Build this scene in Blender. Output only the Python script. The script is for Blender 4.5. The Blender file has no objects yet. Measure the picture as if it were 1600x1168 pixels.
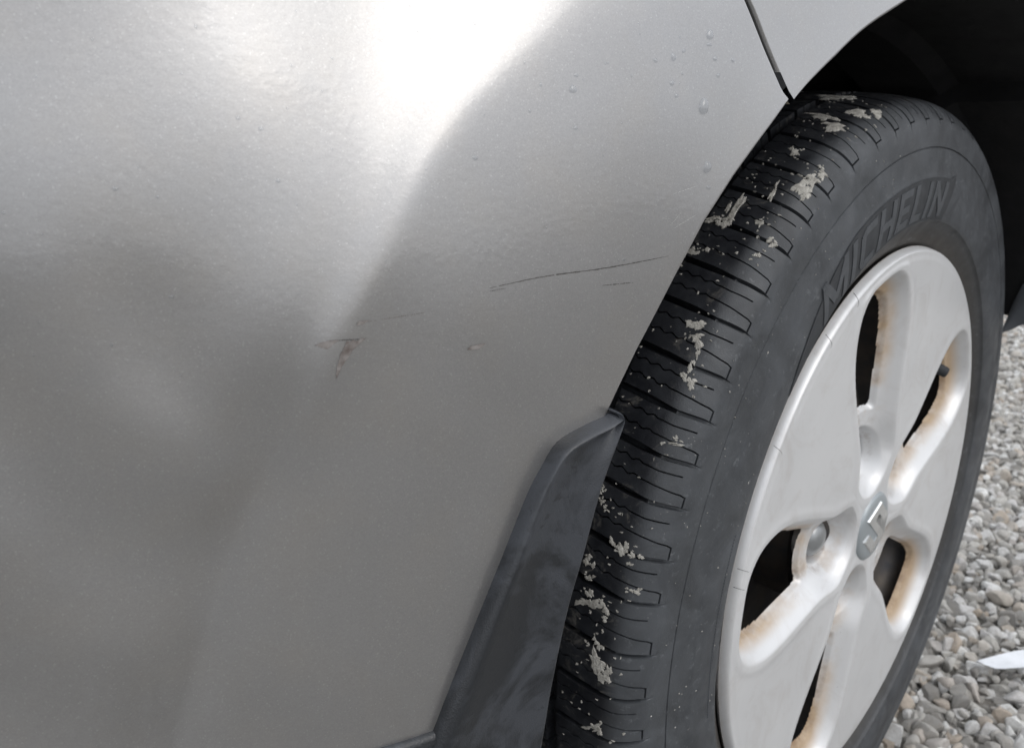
import bpy, bmesh, math, random
import numpy as np
from mathutils import Vector, Matrix
random.seed(7); rng = np.random.default_rng(7)
scene = bpy.context.scene
col = scene.collection
HZ = 0.300                      # height of the wheel centre above the ground
STEER = 0.15                    # the front wheel is steered a little outwards

# ------------------------------------------------------------------ camera
def wheel_to_world(v):
    c, s = math.cos(STEER), math.sin(STEER)
    return Vector((c*v[0]-s*v[1], s*v[0]+c*v[1], v[2]+HZ))
cam_d = bpy.data.cameras.new('camera'); cam = bpy.data.objects.new('camera', cam_d); col.objects.link(cam)
cam_d.sensor_width = 36; cam_d.lens = 36*1250.83/1600
cam_d.clip_start = 0.01; cam_d.clip_end = 400
yaw, pitch, roll = 0.7949-STEER, 0.2904, -0.0138
fw = Vector((math.sin(yaw)*math.cos(pitch), math.cos(yaw)*math.cos(pitch), -math.sin(pitch)))
rt = Vector((math.cos(yaw), -math.sin(yaw), 0)); dn = fw.cross(rt)
rt2 = math.cos(roll)*rt+math.sin(roll)*dn; dn2 = -math.sin(roll)*rt+math.cos(roll)*dn
m = Matrix((rt2, -dn2, -fw)).transposed().to_4x4()
m.translation = wheel_to_world((-0.5715, -0.1859, 0.2743))
cam.matrix_world = m
cam_d.dof.use_dof = True; cam_d.dof.focus_distance = 0.33; cam_d.dof.aperture_fstop = 20
scene.camera = cam
scene.render.resolution_x, scene.render.resolution_y = 1024, 747
scene.view_settings.view_transform = 'Standard'
scene.view_settings.look = 'None'
scene.view_settings.exposure = 0.3
scene.view_settings.gamma = 1.0

# ------------------------------------------------------------------ sky and sun (bright overcast)
SUN_EL, SUN_ROT = math.radians(46), math.radians(172)
world = bpy.data.worlds.new('World'); scene.world = world; world.use_nodes = True
wn = world.node_tree; wn.nodes.clear()
def wnode(t, **kw):
    n = wn.nodes.new(t)
    for k, v in kw.items(): setattr(n, k, v)
    return n
sky = wnode('ShaderNodeTexSky', sky_type='NISHITA', sun_disc=False, sun_elevation=SUN_EL, sun_rotation=SUN_ROT)
sky.air_density = 1.0; sky.dust_density = 4.0; sky.ozone_density = 1.0
wtc = wnode('ShaderNodeTexCoord'); wsep = wnode('ShaderNodeSeparateXYZ')
wn.links.new(wtc.outputs['Generated'], wsep.inputs[0])
# cloud deck: soft grey white, brighter towards the zenith
ramp = wnode('ShaderNodeValToRGB')
ramp.color_ramp.elements[0].position = 0.0; ramp.color_ramp.elements[0].color = (6.3, 6.4, 6.7, 1)
ramp.color_ramp.elements[1].position = 0.9; ramp.color_ramp.elements[1].color = (13.0, 13.4, 14.0, 1)
wn.links.new(wsep.outputs[2], ramp.inputs[0])
wnz = wnode('ShaderNodeTexNoise'); wnz.inputs['Scale'].default_value = 2.6; wnz.inputs['Detail'].default_value = 4
wn.links.new(wtc.outputs['Generated'], wnz.inputs['Vector'])
wmr = wnode('ShaderNodeMapRange'); wmr.inputs[1].default_value = .3; wmr.inputs[2].default_value = .7
wmr.inputs[3].default_value = .62; wmr.inputs[4].default_value = 1.28
wn.links.new(wnz.outputs[0], wmr.inputs[0])
wmul = wnode('ShaderNodeVectorMath', operation='SCALE')
wn.links.new(ramp.outputs[0], wmul.inputs[0]); wn.links.new(wmr.outputs[0], wmul.inputs['Scale'])
wmix = wnode('ShaderNodeMix', data_type='RGBA'); wmix.inputs[0].default_value = 0.86
wn.links.new(sky.outputs[0], wmix.inputs[6]); wn.links.new(wmul.outputs[0], wmix.inputs[7])
bg = wnode('ShaderNodeBackground'); bg.inputs['Strength'].default_value = 0.12
wn.links.new(wmix.outputs[2], bg.inputs[0])
wout = wnode('ShaderNodeOutputWorld'); wn.links.new(bg.outputs[0], wout.inputs[0])

sun_d = bpy.data.lights.new('sun', 'SUN'); sun_d.energy = 0.5; sun_d.angle = math.radians(36); sun_d.color = (1, .97, .93)
sun = bpy.data.objects.new('sun', sun_d); col.objects.link(sun)
sd = Vector((math.sin(SUN_ROT)*math.cos(SUN_EL), math.cos(SUN_ROT)*math.cos(SUN_EL), math.sin(SUN_EL)))
sun.rotation_euler = sd.to_track_quat('Z', 'Y').to_euler(); sun.location = sd*20

# ------------------------------------------------------------------ helpers
def link(name, me, mat, parent=None):
    o = bpy.data.objects.new(name, me); col.objects.link(o)
    if mat is not None and me is not None:
        me.materials.clear(); me.materials.append(mat)
    if parent is not None: o.parent = parent
    return o
def mesh_np(name, V, F, smooth=True, sharp=None):
    me = bpy.data.meshes.new(name)
    V = np.asarray(V, np.float32); 
    me.from_pydata(V.tolist(), [], F if isinstance(F, list) else F.tolist())
    me.update()
    me.polygons.foreach_set('use_smooth', [smooth]*len(me.polygons))
    if sharp: me.set_sharp_from_angle(angle=math.radians(sharp))
    return me
def grid_faces(nr, nc, wrap=False):
    i = np.arange(nr-1)[:, None]; j = np.arange(nc if wrap else nc-1)[None, :]
    j2 = (j+1) % nc
    return np.stack([i*nc+j, i*nc+j2, (i+1)*nc+j2, (i+1)*nc+j], -1).reshape(-1, 4)
def lathe(name, prof, mat, parent, n=96, sharp=35, flip=False):
    # profile of (radius, y) turned about the wheel axle (local Y)
    P = np.array(prof, float); a = np.linspace(0, 2*np.pi, n, endpoint=False)
    V = np.stack([P[:, None, 0]*np.cos(a), np.repeat(P[:, 1:2], n, 1), P[:, None, 0]*np.sin(a)], -1).reshape(-1, 3)
    F = grid_faces(len(P), n, True)
    if flip: F = F[:, ::-1]
    return link(name, mesh_np(name, V, F, True, sharp), mat, parent)
def mat_new(name):
    m = bpy.data.materials.new(name); m.use_nodes = True
    nt = m.node_tree; nt.nodes.clear()
    out = nt.nodes.new('ShaderNodeOutputMaterial'); b = nt.nodes.new('ShaderNodeBsdfPrincipled')
    nt.links.new(b.outputs[0], out.inputs[0])
    return m, nt, b
class NB:
    def __init__(s, nt): s.nt = nt; s.tc = nt.nodes.new('ShaderNodeTexCoord')
    def N(s, t, **kw):
        n = s.nt.nodes.new(t)
        for k, v in kw.items(): setattr(n, k, v)
        return n
    def L(s, a, b): s.nt.links.new(a, b)
    def put(s, sock, v):
        if hasattr(v, 'links') or isinstance(v, bpy.types.NodeSocket): s.L(v, sock)
        else: sock.default_value = v
    def noise(s, scale, detail=3, rough=.5, vec=None, dist=0):
        n = s.N('ShaderNodeTexNoise'); n.inputs['Scale'].default_value = scale; n.inputs['Detail'].default_value = detail
        n.inputs['Roughness'].default_value = rough; n.inputs['Distortion'].default_value = dist
        s.L(vec or s.tc.outputs['Object'], n.inputs['Vector']); return n.outputs[0]
    def voro(s, scale, vec=None, feature='F1', out='Distance', rnd=1):
        n = s.N('ShaderNodeTexVoronoi', feature=feature); n.inputs['Scale'].default_value = scale
        n.inputs['Randomness'].default_value = rnd
        s.L(vec or s.tc.outputs['Object'], n.inputs['Vector']); return n.outputs[out]
    def mr(s, v, a, b, c=0., d=1., smooth=False):
        n = s.N('ShaderNodeMapRange'); n.clamp = True
        if smooth: n.interpolation_type = 'SMOOTHSTEP'
        s.put(n.inputs[0], v)
        for i, q in enumerate((a, b, c, d)): n.inputs[i+1].default_value = q
        return n.outputs[0]
    def mix(s, f, a, b):
        n = s.N('ShaderNodeMix', data_type='RGBA'); s.put(n.inputs[0], f)
        for sock, v in ((n.inputs[6], a), (n.inputs[7], b)):
            if isinstance(v, tuple): sock.default_value = (*v[:3], 1)
            else: s.L(v, sock)
        return n.outputs[2]
    def math(s, op, a, b=0.):
        n = s.N('ShaderNodeMath', operation=op); s.put(n.inputs[0], a); s.put(n.inputs[1], b); return n.outputs[0]
    def xyz(s):
        n = s.N('ShaderNodeSeparateXYZ'); s.L(s.tc.outputs['Object'], n.inputs[0]); return n.outputs
    def mapv(s, sc):
        n = s.N('ShaderNodeMapping'); s.L(s.tc.outputs['Object'], n.inputs[0]); n.inputs['Scale'].default_value = sc; return n.outputs[0]
    def bump(s, h, strength=.5, dist=.001, nrm=None):
        n = s.N('ShaderNodeBump'); n.inputs['Strength'].default_value = strength; n.inputs['Distance'].default_value = dist
        s.L(h, n.inputs['Height'])
        if nrm is not None: s.L(nrm, n.inputs['Normal'])
        return n.outputs[0]

# ------------------------------------------------------------------ materials
def make_paint():
    m, nt, b = mat_new('silver_paint'); n = NB(nt)
    big = n.noise(9, 3); fine = n.noise(900, 2, .6); fl = n.voro(2600, out='Color')
    base = n.mix(n.mr(big, .3, .7), (.310, .307, .306), (.345, .342, .341))
    dust = n.mr(n.noise(38, 4, .6), .45, .75)
    base = n.mix(n.math('MULTIPLY', dust, .14), base, (.42, .37, .30))
    # metal flakes: their sparkle is painted as random lighter cells of base colour
    sp = n.N('ShaderNodeSeparateColor'); n.L(fl, sp.inputs[0])
    base = n.mix(n.mr(sp.outputs[0], 0, 1, 0, .18), base, (.52, .52, .52))
    base = n.mix(n.mr(sp.outputs[1], .96, 1, 0, .22), base, (.75, .75, .75))
    n.L(base, b.inputs['Base Color'])
    b.inputs['Metallic'].default_value = .82
    n.L(n.mr(n.noise(25, 3), .3, .7, .31, .37), b.inputs['Roughness'])
    b.inputs['Coat Weight'].default_value = 1.0; b.inputs['Coat IOR'].default_value = 1.45
    n.L(n.mr(n.noise(60, 4, .6), .35, .75, .04, .15), b.inputs['Coat Roughness'])
    peel = n.bump(n.noise(420, 2, .5), .35, .00012)
    grit = n.bump(n.math('ADD', n.mr(n.voro(520), 0, .16, .5, 0), n.mr(fine, .62, .7, 0, .6)), .12, .00010, peel)
    n.L(grit, b.inputs['Normal']); n.L(peel, b.inputs['Coat Normal'])
    return m
def make_plastic(name, c=(.017, .019, .022), rough=.30, grain=1600):
    m, nt, b = mat_new(name); n = NB(nt)
    pat = n.mr(n.noise(22, 5, .65, dist=.6), .48, .58)
    spk = n.mr(n.noise(190, 3, .7), .62, .68)
    cc = n.mix(n.math('MULTIPLY', pat, .5), c, (.062, .068, .080))
    cc = n.mix(n.math('MULTIPLY', spk, .6), cc, (.012, .013, .015))
    n.L(cc, b.inputs['Base Color'])
    n.L(n.mr(pat, 0, 1, rough, rough+.14), b.inputs['Roughness'])
    n.L(n.bump(n.voro(grain), .35, .0002), b.inputs['Normal'])
    return m
def make_rubber():
    m, nt, b = mat_new('tyre_rubber'); n = NB(nt)
    x, y, z = n.xyz()
    r = n.math('SQRT', n.math('ADD', n.math('MULTIPLY', x, x), n.math('MULTIPLY', z, z)))
    tread = n.math('MULTIPLY', n.mr(y, .006, .016, smooth=True), n.mr(r, .292, .299, smooth=True))
    side = n.mix(n.mr(n.noise(26, 5, .65, dist=.8), .35, .7), (.030, .033, .037), (.066, .072, .080))
    ring = n.mr(r, .212, .226)
    side = n.mix(ring, (.042, .038, .034), side)
    side = n.mix(n.math('MULTIPLY', n.mr(n.noise(240, 3, .7), .6, .72), .45), side, (.16, .17, .18))
    tr = n.mix(n.mr(n.noise(40, 5, .7, dist=1), .42, .75), (.013, .014, .017), (.036, .039, .044))
    tr = n.mix(n.math('MULTIPLY', n.mr(n.noise(75, 6, .75, dist=1.2), .56, .66), .55), tr, (.15, .142, .128))
    cc = n.mix(tread, side, tr)
    spk = n.mr(n.noise(620, 2, .6), .735, .76)
    cc = n.mix(n.math('MULTIPLY', spk, n.mr(n.noise(30, 2), .45, .6)), cc, (.32, .31, .29))
    n.L(cc, b.inputs['Base Color'])
    n.L(n.mr(n.math('ADD', n.noise(60, 4), n.math('MULTIPLY', tread, -.28)), .1, .7, .30, .66), b.inputs['Roughness'])
    n.L(n.bump(n.math('ADD', n.noise(1500, 2), n.noise(160, 4, .7)), .35, .0004), b.inputs['Normal'])
    return m
def make_simple(name, c, rough=.5, metal=0, c2=None, scale=60, bump=0, bscale=800):
    m, nt, b = mat_new(name); n = NB(nt)
    n.L(n.mix(n.mr(n.noise(scale, 4, .6), .3, .7), c, c2 or tuple(q*1.25 for q in c)), b.inputs['Base Color'])
    b.inputs['Metallic'].default_value = metal
    n.L(n.mr(n.noise(scale*.7, 3), .3, .7, rough*.85, min(1, rough*1.2)), b.inputs['Roughness'])
    if bump: n.L(n.bump(n.noise(bscale, 3, .6), bump, .0006), b.inputs['Normal'])
    return m
def make_alloy():
    m, nt, b = mat_new('silver_alloy'); n = NB(nt)
    x, y, z = n.xyz()
    r = n.math('SQRT', n.math('ADD', n.math('MULTIPLY', x, x), n.math('MULTIPLY', z, z)))
    base = n.mix(n.mr(n.noise(14, 4), .3, .7), (.615, .62, .625), (.675, .68, .685))
    # brake dust collects in the pockets, thickest at their outer ends
    deep = n.mr(y, .001, .010, smooth=True)
    grime = n.math('MULTIPLY', deep, n.mr(n.math('ADD', n.noise(26, 4, .6), n.mr(r, .07, .19, -.16, .22)), .38, .66))
    cc = n.mix(n.math('MULTIPLY', grime, .92), base, (.43, .31, .19))
    burn = n.math('MULTIPLY', n.mr(y, .007, .014), n.mr(n.math('ADD', n.noise(70, 6, .7), n.mr(r, .1, .19, -.02, .13)), .50, .68))
    cc = n.mix(n.math('MULTIPLY', burn, .7), cc, (.17, .095, .045))
    smear = n.mr(n.noise(24, 5, .7, dist=1.5), .50, .72)
    cc = n.mix(n.math('MULTIPLY', smear, .28), cc, (.40, .36, .33))
    pit = n.mr(n.noise(400, 2), .76, .78)
    cc = n.mix(n.math('MULTIPLY', pit, .6), cc, (.10, .10, .10))
    n.L(cc, b.inputs['Base Color'])
    n.L(n.mr(grime, 0, 1, .30, .0), b.inputs['Metallic'])
    n.L(n.mr(grime, 0, 1, .36, .6), b.inputs['Roughness'])
    n.L(n.bump(n.noise(500, 3), .15, .0002), b.inputs['Normal'])
    return m
PAINT = make_paint()
TRIM = make_plastic('black_trim_plastic')
RUBBER = make_rubber()
ALLOY = make_alloy()
LINER = make_simple('liner_felt', (.006, .006, .007), .95, bump=.4, bscale=300)
DARKMETAL = make_simple('dark_iron', (.05, .05, .055), .5, .5, (.10, .085, .07))
CAPM = make_simple('cap_grey', (.30, .33, .345), .40, .35, (.34, .37, .385), 30)
EMB = make_simple('emblem_chrome', (.75, .76, .76), .18, .9)
NUT = make_simple('nut_cap_grey', (.26, .27, .275), .30, .55)
MUD = make_simple('dried_mud', (.24, .23, .205), .95, 0, (.56, .545, .50), 330, 1.0, 1300)
PAPER = make_simple('white_paper', (.55, .57, .59), .7, 0, (.70, .72, .75), 40)
SCUFF = make_simple('dark_scuff', (.035, .032, .03), .7, 0, (.10, .095, .09), 500)
SCUFFB = make_simple('brown_scuff', (.115, .095, .085), .6, .2, (.26, .245, .235), 300)
SCRP = make_simple('pale_scratch', (.52, .52, .51), .5)
FELTGAP = make_simple('gap_grime', (.045, .04, .028), .9, 0, (.09, .08, .055), 200)

# ------------------------------------------------------------------ body shape
#S-BEGIN
CREASE = [-0.7786, 1.95575, 1.2051, 0.49445, -0.45248]
def S(x, z):
    "depth of the bumper and fender skin at x along the car and z above the wheel centre"
    x = np.asarray(x, float); z = np.asarray(z, float)
    y = -.065 + 0.72*np.maximum(z-.215, 0)**2 + .25*np.maximum(.06-z, 0)**2 - .25*np.maximum(z-.33, 0)**2
    y = y + .22*np.minimum(x+.33, 0)**2 + .27*np.maximum(z-.125, 0)**2/(1+np.exp((x+.375)/.018))
    zc = np.clip(z, .0, .42)-.2; c = np.polyval(CREASE, zc)
    w = .0018+.020/(1+np.exp(-(z-.315)/.018))+.004/(1+np.exp((z-.09)/.02))
    e = (c-x)/w
    sp = w*(np.maximum(e, 0)+np.log1p(np.exp(-np.abs(e))))
    q = 1/(1+np.exp(-(z-.297)/.019))
    wb = .0085+.027*q; qb = 1/(1+np.exp(-(z-.205)/.016))
    t = sp/wb
    y = y + (.60+.20*qb-.28*q)*wb*(1-np.exp(-t)) - (.22+.12*(1-qb))*wb*t*t*np.exp(-t/1.3)*(1-q) + 1.0*np.minimum(x+.43, 0)**2 - 2.1*np.maximum(z-.245, 0)**2/(1+np.exp((x+.445)/.020))
    y = y + .0035*(1-np.tanh((z-.238)/.030))/(1+np.exp((x+.462)/.011))
    xd = np.sqrt((x-c)**2+.0010**2)
    vl = 1/(1+np.exp((z-.192)/.014))
    y = y + vl*.0085*np.exp(-xd/.020)
    y = y + (.00012*np.sin(74*x+38*z+1.2*np.sin(40*z+20*x))+.00012*np.sin(-48*x+92*z+1.5*np.sin(35*x)))/(1+np.exp(-(x+.58)/.02))/(1+np.exp((z-.37)/.02))
    r = np.hypot(x+.437, z-.240); g = 1/(1+np.exp(-(r-.062)/.006))*(1-np.exp(-t))/(1+np.exp((z-.25)/.012))
    y = y + .0012*np.sin((r-.085)*2*np.pi/.060)*g
    return y
#S-END
def body_point(x, z, off=0.0):
    "point on the skin, off metres proud of it"
    x = np.asarray(x, float); z = np.asarray(z, float); h = 1e-4
    y = S(x, z); gx = (S(x+h, z)-S(x-h, z))/(2*h); gz = (S(x, z+h)-S(x, z-h))/(2*h)
    n = np.stack([gx, -np.ones_like(gx), gz], -1); n /= np.linalg.norm(n, axis=-1, keepdims=True)
    return np.stack([x, y, z+HZ], -1)+n*off if np.isscalar(off) else np.stack([x, y, z+HZ], -1)+n*np.asarray(off)[..., None]

#D-BEGIN
D = {
    'gap': [[-0.2401, 0.2896], [-0.244, 0.2931], [-0.2556, 0.3081], [-0.2671, 0.3244], [-0.2839, 0.3424], [-0.3034, 0.3628]],
    'clado': [[-0.3356, 0.1744], [-0.3389, 0.1743], [-0.3509, 0.1725], [-0.3628, 0.1689], [-0.3698, 0.1606], [-0.3767, 0.15], [-0.393, 0.1168], [-0.4092, 0.0835], [-0.4186, 0.0637]],
    'low': [[-0.4365, 0.0717], [-0.4185, 0.07]],
    'scr1': [[-0.3909, 0.2271], [-0.3694, 0.229], [-0.3415, 0.2298], [-0.311, 0.2316]],
    'scr1b': [[-0.3909, 0.2261], [-0.3848, 0.2265]],
    'scr2': [[-0.3443, 0.2237], [-0.3288, 0.2234]],
    'scr3': [[-0.4484, 0.2149], [-0.4432, 0.2161], [-0.434, 0.2158]],
    'scr4': [[-0.4362, 0.2207], [-0.4277, 0.2211], [-0.414, 0.2217]],
    'wedge2': [[-0.4356, 0.2212], [-0.4327, 0.2213], [-0.4341, 0.2203], [-0.4363, 0.2201]],
    'blot': [[-0.3986, 0.2092], [-0.3934, 0.2094], [-0.3951, 0.2079], [-0.3998, 0.2081]],
    'pale': [[-0.3106, 0.2429], [-0.305, 0.2477]],
    'pale2': [[-0.3092, 0.2416], [-0.2968, 0.2462]],
    'pale3': [[-0.3105, 0.254], [-0.2966, 0.2568]],
    'arch': [[-0.1368, 0.346], [-0.1685, 0.3344], [-0.1924, 0.3216], [-0.212, 0.3098], [-0.2278, 0.2988], [-0.2401, 0.2896], [-0.2592, 0.2732], [-0.2742, 0.2599], [-0.2904, 0.2435], [-0.3053, 0.2239], [-0.3236, 0.1976], [-0.3367, 0.1759], [-0.3495, 0.1532], [-0.3585, 0.132], [-0.3667, 0.1075], [-0.3737, 0.0794], [-0.3807, 0.0449]],
    'cladb': [[-0.3369, 0.1741], [-0.3426, 0.172], [-0.3519, 0.1701], [-0.3628, 0.1666], [-0.37, 0.1586], [-0.3766, 0.1463], [-0.3907, 0.1155], [-0.404, 0.0854], [-0.4122, 0.0654]],
    'cladi': [[-0.3368, 0.1734], [-0.3472, 0.1503], [-0.3551, 0.1236], [-0.3618, 0.1014], [-0.3686, 0.0703], [-0.3724, 0.046]],
    'wedgeA': [[-0.4481, 0.2149], [-0.4458, 0.2159], [-0.4415, 0.2162], [-0.4433, 0.215], [-0.4448, 0.2138], [-0.4461, 0.2142]],
    'wedgeB': [[-0.4395, 0.2156], [-0.4359, 0.2158], [-0.4336, 0.216], [-0.4368, 0.214], [-0.439, 0.2111], [-0.4421, 0.2068], [-0.4431, 0.2045], [-0.4427, 0.2078], [-0.4414, 0.212]],
    'drops': [[-0.2941, 0.285, 2.61, 2.61], [-0.2914, 0.2633, 1.96, 2.18], [-0.3109, 0.2925, 1.26, 0.84], [-0.3087, 0.2883, 0.95, 0.84], [-0.356, 0.2886, 1.42, 1.32], [-0.3098, 0.3012, 1.27, 1.27], [-0.2902, 0.3101, 2.0, 1.56], [-0.2876, 0.3021, 1.0, 0.89], [-0.2907, 0.3068, 1.33, 0.66], [-0.3189, 0.2996, 0.93, 0.72], [-0.394, 0.2672, 1.04, 0.69], [-0.2774, 0.3021, 1.03, 0.8], [-0.2903, 0.2559, 1.31, 0.66], [-0.3557, 0.2766, 0.85, 0.66], [-0.3044, 0.3037, 0.96, 0.75], [-0.2858, 0.2964, 1.0, 0.78], [-0.3544, 0.293, 0.86, 0.67], [-0.4612, 0.2775, 0.73, 0.57], [-0.4556, 0.2748, 0.73, 0.57], [-0.4528, 0.2611, 0.73, 0.56], [-0.4832, 0.2311, 0.72, 0.56], [-0.493, 0.2596, 0.72, 0.56]],
    'mains': [109.04, 115.24, 121.29, 126.03, 130.78, 136.0, 140.56, 145.68, 150.11, 154.44, 158.71, 163.87, 168.23, 173.54, 178.36],
    'mud': [[141.68, 17.0, 5.38, 4.41, -1.77], [143.39, 13.63, 3.0, 4.95, -1.78], [145.96, 11.96, 1.66, 4.06, -1.79], [147.26, 9.4, 2.98, 4.29, -1.8], [122.94, 6.57, 4.69, 8.48, -1.66], [120.9, 4.95, 3.02, 4.58, -1.65], [130.25, 33.59, 6.43, 4.03, -1.69], [127.37, 30.11, 2.84, 10.93, -1.68], [134.4, 37.56, 3.59, 2.72, -1.72], [130.55, 6.1, 2.29, 2.81, -1.7], [132.57, 6.97, 1.96, 1.77, -1.71], [124.61, 17.22, 1.38, 7.58, -1.67], [117.59, 23.19, 3.6, 3.95, -1.62], [106.35, 12.63, 7.44, 9.37, -1.54], [100.7, 35.08, 12, 9.54, -1.47], [109.16, 26.65, 12, 5.17, -1.57], [110.98, 14.83, 7.26, 6.68, -1.58], [163.53, 17.32, 3.7, 4.23, -1.93], [163.9, 11.47, 2.91, 2.99, -1.93], [169.54, 26.25, 6.46, 4.44, -1.98], [169.81, 17.99, 3.15, 4.39, -1.99], [173.44, 18.66, 2.48, 3.27, -2.02], [175.4, 18.08, 5.1, 7.41, -2.04], [175.52, 12.42, 2.51, 4.01, -2.05], [182.25, 16.69, 5.73, 3.52, -2.13], [165.79, 33.14, 2.78, 3.13, -1.94], [160.46, 30.31, 2.26, 1.86, -1.89], [152.97, 8.05, 3.02, 1.54, -1.85], [167.04, 6.94, 1.84, 1.8, -1.97], [167.28, 30.03, 2.39, 2.2, -1.95], [129.33, 13.36, 2.35, 2.47, -1.69], [119.32, 3.87, 3.37, 3.49, -1.64], [129.23, 28.84, 2.12, 6.16, -1.69], [133.64, 30.89, 1.76, 1.82, -1.71], [159.11, 34.63, 2.27, 1.56, -1.88]],
    'paper': [[0.3469, 0.031], [0.4074, 0.0062], [0.4874, -0.0305], [0.3466, 0.0105], [0.3721, -0.0079], [0.4356, -0.048]],
}
#D-END

def interp_path(P, n, extend=0.0):
    "n points evenly along a smooth path through P; extend lengthens its last end"
    P = np.array(P, float)
    if extend:
        d = P[-1]-P[-2]; P = np.vstack([P, P[-1]+d/np.linalg.norm(d)*extend])
    s = np.r_[0, np.cumsum(np.linalg.norm(np.diff(P, axis=0), axis=1))]
    # Catmull-Rom
    Q = np.vstack([2*P[0]-P[1], P, 2*P[-1]-P[-2]]); out = []
    for t in np.linspace(0, s[-1], n):
        i = min(np.searchsorted(s, t, side='right')-1, len(P)-2); i = max(i, 0)
        u = (t-s[i])/(s[i+1]-s[i]); p0, p1, p2, p3 = Q[i], Q[i+1], Q[i+2], Q[i+3]
        out.append(.5*((2*p1)+(-p0+p2)*u+(2*p0-5*p1+4*p2-p3)*u*u+(-p0+3*p1-3*p2+p3)*u**3))
    return np.array(out)

# ------------------------------------------------------------------ the car
car = bpy.data.objects.new('parked_car', None); col.objects.link(car)
car['label'] = 'silver car with scuffed bumper corner and muddy front tyre standing on gravel'
car['category'] = 'car'

# --- skins: strips of points from an outer limit to a trimmed edge, with a rolled return flange
arch = np.array([p for p in D['arch'] if p[0] < -.13 and p[1] > .04])
# close the arch over the wheel on a circle (the rest of the opening)
r_top = float(np.hypot(*arch[0]))
a_top = math.atan2(arch[0][1], arch[0][0])
arch_over = [(r_top*math.cos(a), r_top*math.sin(a)) for a in np.linspace(math.radians(-8), a_top-.06, 30)]
gap = np.array(D['gap'])
gap_up = np.vstack([gap, gap[-1]+(gap[-1]-gap[-2])/np.linalg.norm(gap[-1]-gap[-2])*.20])
gap_z = gap_up[:, 1]; gap_x = gap_up[:, 0]
order = np.argsort(arch[:, 1]); arch_z = arch[order, 1]; arch_x = arch[order, 0]
corner_z = gap[0][1]
def skin(name, rows, flange=.016, mat=PAINT, roll=.0022, taper=0):
    "rows: (n, m, 2) grid of (x, z); the last column is the trimmed edge, rolled inwards"
    rows = np.asarray(rows); n, mm, _ = rows.shape
    body = body_point(rows[..., 0], rows[..., 1])
    edge = body[:, -1]; prev = body[:, -2]
    t = edge-prev; t /= np.linalg.norm(t, axis=1, keepdims=True)
    h = 1e-4; ex, ez = rows[:, -1, 0], rows[:, -1, 1]
    gx = (S(ex+h, ez)-S(ex-h, ez))/(2*h); gz = (S(ex, ez+h)-S(ex, ez-h))/(2*h)
    inn = np.stack([-gx, np.ones_like(gx), -gz], -1); inn /= np.linalg.norm(inn, axis=1, keepdims=True)
    ro = np.full((n, 1), roll)
    if taper: ro[:, 0] *= np.clip((np.arange(n)-1)/taper, 0, 1)
    extra = []
    for k in range(1, 7):
        a = k/6*math.pi/2
        extra.append(edge+t*ro*math.sin(a)+inn*ro*(1-math.cos(a)))
    extra.append(edge+t*ro+inn*(ro+flange*ro/roll))
    G = np.concatenate([body, np.stack(extra, 1)], 1)
    V = G.reshape(-1, 3); F = grid_faces(n, G.shape[1])
    return link(name, mesh_np(name, V, F, True, 50), mat, car)
# bumper
zs = np.unique(np.concatenate([np.linspace(-.02, corner_z, 190), np.linspace(corner_z, .54, 110)]))
rows = []
for z in zs:
    if z <= corner_z: xr = float(np.interp(z, arch_z, arch_x))
    else: xr = float(np.interp(z, gap_z, gap_x))
    if z <= corner_z: xr -= .0005
    else: xr -= .0014
    u = np.linspace(0, 1, 230)
    xs_ = -.85+(xr-.0022+.85)*(1-(1-u)**1.35)
    rows.append(np.stack([xs_, np.full_like(xs_, z)], -1))
bumper = skin('front_bumper', rows, flange=.004)
# fender: rows fan out from the arch edge; the left end follows the gap line
ao = np.array(arch_over[::-1]); arc_pts = [gap[0]+np.array([.0014, 0])]
arc_pts += [p for p in arch if p[1] > corner_z+.004][::-1] + [p for p in ao]
arc_pts = interp_path(arc_pts, 120)
ctr = np.array([0., 0.]); rows = []
gl = interp_path(gap_up, 60); gl = gl+np.array([.0016, 0])
fr = np.linspace(0, 1, 60)
fan = []
for i, p in enumerate(arc_pts):
    d = p/np.linalg.norm(p); far = p+d*.30
    w = math.exp(-i/9.0)
    fan.append([(p*(1-f)+far*f)*(1-w)+gl[int(round(f*59))]*w for f in fr])
fan = np.array(fan)                # arc x radial
fender_rows = fan[:, ::-1]         # last column = arch edge
fender = skin('front_fender', fender_rows, flange=.004, taper=7)
# the fender's own turned edge along the shut line and the grime in the gap
gl0 = interp_path(gap_up, 63)[3:]; gap_dn = np.vstack([gap_up[0]-(gap_up[1]-gap_up[0])*.35, gap_up]); glf = interp_path(gap_dn, 60)
A = body_point(gl0[:, 0]+.0016, gl0[:, 1]); 
d_in = np.array([-.1, 1, 0])/np.linalg.norm([.1, 1, 0])
V = []
for k in range(5):
    a = k/4*math.pi/2; V.append(A+np.array([-.0012*math.sin(a)+.0, 0, 0])+d_in*.0012*(1-math.cos(a)))
V.append(A+np.array([-.0012, 0, 0])+d_in*.005)
link('fender_edge', mesh_np('fender_edge', np.stack(V, 1).reshape(-1, 3), grid_faces(60, 6), True), PAINT, car)
B0 = body_point(glf[:, 0]-.003, glf[:, 1], -.0045); B1 = body_point(glf[:, 0]+.004, glf[:, 1], -.0045)
link('gap_seal', mesh_np('gap_seal', np.stack([B0, B1], 1).reshape(-1, 3), grid_faces(60, 2), True), FELTGAP, car)

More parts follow.
